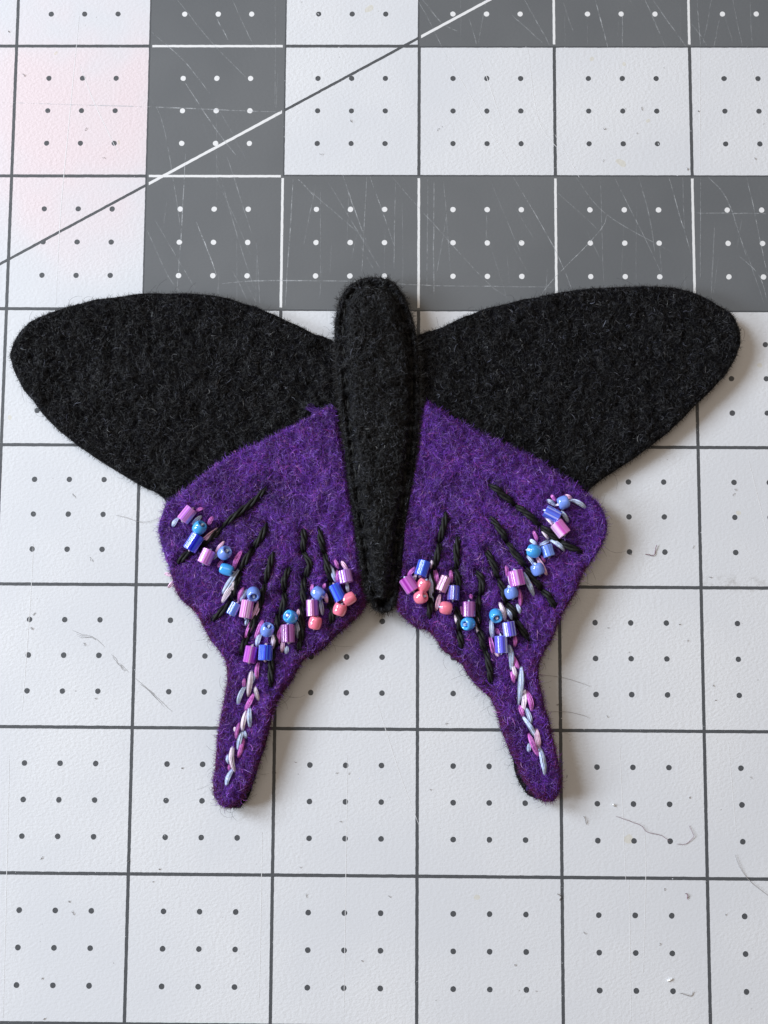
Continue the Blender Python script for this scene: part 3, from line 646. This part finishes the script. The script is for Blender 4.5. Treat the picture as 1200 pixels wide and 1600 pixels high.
def bead(F, parent, kind, x, y, ax, Lpx, wpx, c):
    r = wpx/PXM/2*1.0; h = Lpx/PXM/2; key = (c, kind)
    if key not in BM: BM[key] = bead_mat(c, kind == 'c')
    if kind == 'c':
        ns = 72; bv = r*.09
        prof = [(r-bv, h), (r, h-bv), (r, -h+bv), (r-bv, -h), (r*.56, -h), (r*.50, -h+bv), (r*.50, h-bv), (r*.56, h)]
        V, Fc = lathe(prof, ns, R.uniform(0, 1))
        an = np.arctan2(V[:, 1], V[:, 0]); hexa = np.cos(np.pi/7)/np.cos((an+9) % (2*np.pi/7)-np.pi/7)   # seven softly cut sides
        V[:, :2] *= ((.35+.65*hexa)*(1+.010*np.cos(an*19+R.uniform(0, 6))))[:, None]
        V2 = V[Fc].reshape(-1, 3); F2 = np.arange(len(V2)).reshape(-1, 4)
        # lining colours, with refraction glints and darks painted in as lengthwise streaks
        c0, c1 = np.array(BC[c][0]), np.array(BC[c][1]); pale = .45*c1+.55*np.array([.92, .86, .97]); deep = c0*c0*.9+.02*c0
        st = R.choice(4, ns, p=[.46, .34, .06, .14]); pal = np.stack([c0, c1, pale, deep]); sc_ = np.repeat(pal[st[:36]], 2, 0); sc_ = (sc_+.5*np.roll(sc_, 1, 0)+.3*np.roll(sc_, -1, 0))/1.8
        fc = sc_[np.arange(len(Fc)) % ns]
        me = mesh_np('cylinder_bead', V2, F2, False, 1.12* np.clip(np.repeat(fc, 4, 0), 0, .95)); name = 'cylinder_bead'
    else:
        rh = r*.34; rx = (r-rh)/2; cx = rh+rx; a = np.linspace(0, 2*np.pi, 20, endpoint=False)
        prof = [(cx+rx*np.cos(t), h*np.sin(t)) for t in a]
        V, Fc = lathe(prof, 28); me = mesh_np('seed_bead', V, Fc, True); name = 'seed_bead'
    me.materials.append(BM[key])
    A = Vector(ax).normalized(); hz = math.sqrt(max(0, 1-A.z*A.z)); ext = r*hz+h*abs(A.z)
    h *= 1.0; p0 = W([(x, y)], .004); zt = F.top(p0)[0]; z = zt+ext*.92+.00022; p = W([(x, y)], z)[0]
    o = link(name, me); o.rotation_mode = 'QUATERNION'; child(o, parent)
    o.location = (p[0], p[1], z); o.rotation_quaternion = A.to_track_quat('Z', 'X')
    # floss passing through the hole and diving back into the felt
    Au = np.array(A); Lh = h*1.12+.0002
    tt = np.linspace(-1, 1, 13)[:, None]; path = np.array([p[0], p[1], z])+Au*tt*Lh
    path[:, 2] -= np.maximum(path[:, 2]-(zt-.0004), 0)*np.clip((np.abs(tt[:, 0])-.70)/.30, 0, 1)**1.5
    v, f, cc = floss(path, r*.26, 3, 0, .5, 5)
    child(link('bead_thread', mesh_np('bead_thread', v, f, True, cc), M[random.choice('BBWB')]), parent)
for F, BE, o in ((hindL, BEL, oHL), (hindR, BER, oHR)):
    for b in BE: bead(F, o, *b)

# ------------------------------------------------------------------ loose bits on the mat
def hair(px, wpx, z=.00012, jit=.00003):
    p = resample(catmull(W(px), 8), 14); n = 14; p = p+np.cumsum(R.normal(0, jit, (n, 2)), 0)
    zz = z+.00015*np.abs(np.sin(np.linspace(0, 5, n)+R.uniform(0, 3)))
    return strands(np.c_[p, zz], wpx/PXM/2, 1, 0, 0, 4)
def bit(name, px, wpx, mat, label, cat, group=None):
    v, f = hair(px, wpx); o = link(name, mesh_np(name, v, f), mat); o['label'] = label; o['category'] = cat
    if group: o['group'] = group
bit('loose_fibre', [(962, 1275), (985, 1282), (1003, 1290), (1009, 1298), (1030, 1302), (1046, 1312)], .8, M['lint2'], 'long thin mauve fibre lying across the dots beyond the shorter tail', 'fibre')
bit('loose_fibre', [(1057, 1318), (1072, 1318), (1082, 1309), (1085, 1304), (1078, 1290)], .8, M['lint2'], 'thin mauve fibre curled in a hook beside a grid line', 'fibre')
bit('loose_hair', [(1148, 1335), (1156, 1356), (1172, 1378), (1200, 1400)], .8, M['lint'], 'long thin grey hair trailing across a grid line', 'hair')
bit('loose_hair', [(181, 805), (197, 809), (215, 815), (232, 815), (249, 809)], .5, M['lint'], 'fine dark hair reaching from the beaded wing edge to a grid line', 'hair')
bit('loose_hair', [(838, 1054), (860, 1056), (885, 1060), (905, 1066), (922, 1072)], .5, M['lint'], 'fine straight hair crossing the grid line beside a tail', 'hair')
bit('loose_hair', [(852, 1113), (880, 1112), (905, 1116), (920, 1121)], .5, M['lint'], 'fine wavy hair touching the tail near a grid corner', 'hair')
bit('loose_fibre', [(1008, 866), (1022, 867), (1025, 858), (1027, 850)], 1.3, M['lint2'], 'small bent grey fibre between two dots', 'fibre')
bit('lint_curl', [(1062, 1551), (1072, 1555), (1081, 1557), (1083, 1550)], 1.2, M['lint'], 'dark hook shaped lint curl beside a dot', 'lint')
bit('lint_curl', [(870, 1396), (875, 1400), (873, 1406)], 1.5, M['lint'], 'short dark lint tuft touching a grid line', 'lint')
bit('lint_curl', [(1070, 1395), (1073, 1398), (1071, 1404)], 1.5, M['lint2'], 'short mauve lint curl below a grid line', 'lint')
bit('lint_curl', [(911, 1275), (914, 1280), (916, 1287)], 1.2, M['lint'], 'short slanted lint strand near the tail shadow', 'lint')
bit('white_crumb', [(1043, 1533), (1047, 1531), (1051, 1529)], 3.0, M['white'], 'short white thread crumb above a dot', 'crumb')
bit('white_crumb', [(957, 1257), (959, 1258), (961, 1258)], 3.2, M['white'], 'tiny white crumb beside a dot near the tail', 'crumb')
parts = []
for (x, y) in [(130, 1005), (48, 982), (150, 1092), (66, 1338), (108, 1407), (112, 1424), (65, 1530), (198, 1345), (238, 1378), (250, 1358), (284, 1199), (470, 1357), (478, 1396), (528, 1208), (533, 1285), (545, 1207), (564, 1501), (610, 1402), (672, 1232),
               (460, 1190), (805, 1506), (838, 1548), (916, 1459), (1030, 1477), (1078, 1247), (1171, 1213), (1133, 1428), (949, 980), (1060, 975), (1074, 1003), (1112, 902), (1115, 1072), (1117, 1095), (947, 1118), (1083, 852), (985, 865), (1150, 765), (1145, 775),
               (15, 50), (38, 120), (133, 205), (165, 248), (550, 190), (505, 240), (683, 205), (1003, 173), (945, 200), (995, 207), (1073, 266), (942, 253), (1180, 250), (1090, 173), (70, 1590), (410, 1150), (430, 1205), (700, 1130), (1040, 1390), (885, 1215), (870, 1100), (860, 1128)]:
    a = R.uniform(0, 6); L = R.uniform(2.5, 7); kx = R.normal(0, 1.6)
    q = [(x, y)]
    for k in range(3): q.append((q[-1][0]+L/3*math.cos(a), q[-1][1]+L/3*math.sin(a))); a += kx*.6
    parts.append(hair(q, R.uniform(.5, 1.1), .00004, .00001))
v, f = merge(parts); o = link('scattered_lint', mesh_np('scattered_lint', v, f), M['lint'], None, 'stuff'); o['label'] = 'tiny grey lint specks scattered over the cutting mat'; o['category'] = 'lint'
# wispy black hairs shed round the wing edges
parts = []
for F in (wingL, wingR, hindL, hindR):
    idx = R.integers(0, len(F.poly), 90)
    for i in idx:
        p = F.poly[i]; nx = F.poly[(i+1) % len(F.poly)]-F.poly[i-1]; nn = np.array([nx[1], -nx[0]]); nn /= np.linalg.norm(nn)+1e-12
        if F.d((p+nn*.0005)[None])[0] > 0: nn = -nn
        if max(g.d((p+nn*.001)[None])[0] for g in (wingL, wingR, body)) > 0: continue
        a = math.atan2(nn[1], nn[0])+R.normal(0, .6); L = abs(R.normal(0, .0016))+.0008; q = [p-nn*.0003]; ka = R.normal(0, .45)
        for k in range(5): q.append(q[-1]+np.array([math.cos(a), math.sin(a)])*L/5); a += ka
        q = resample(np.array(q), 8); z = np.linspace(.0022, R.uniform(.0004, .002), 8)
        parts.append(strands(np.c_[q, z], .000018, 1, 0, 0, 3))
v, f = merge(parts); child(link('stray_fibres', mesh_np('stray_fibres', v, f), mat_plain('dark_wool', (.03, .025, .035), .7, .3), None, 'stuff'), BF)
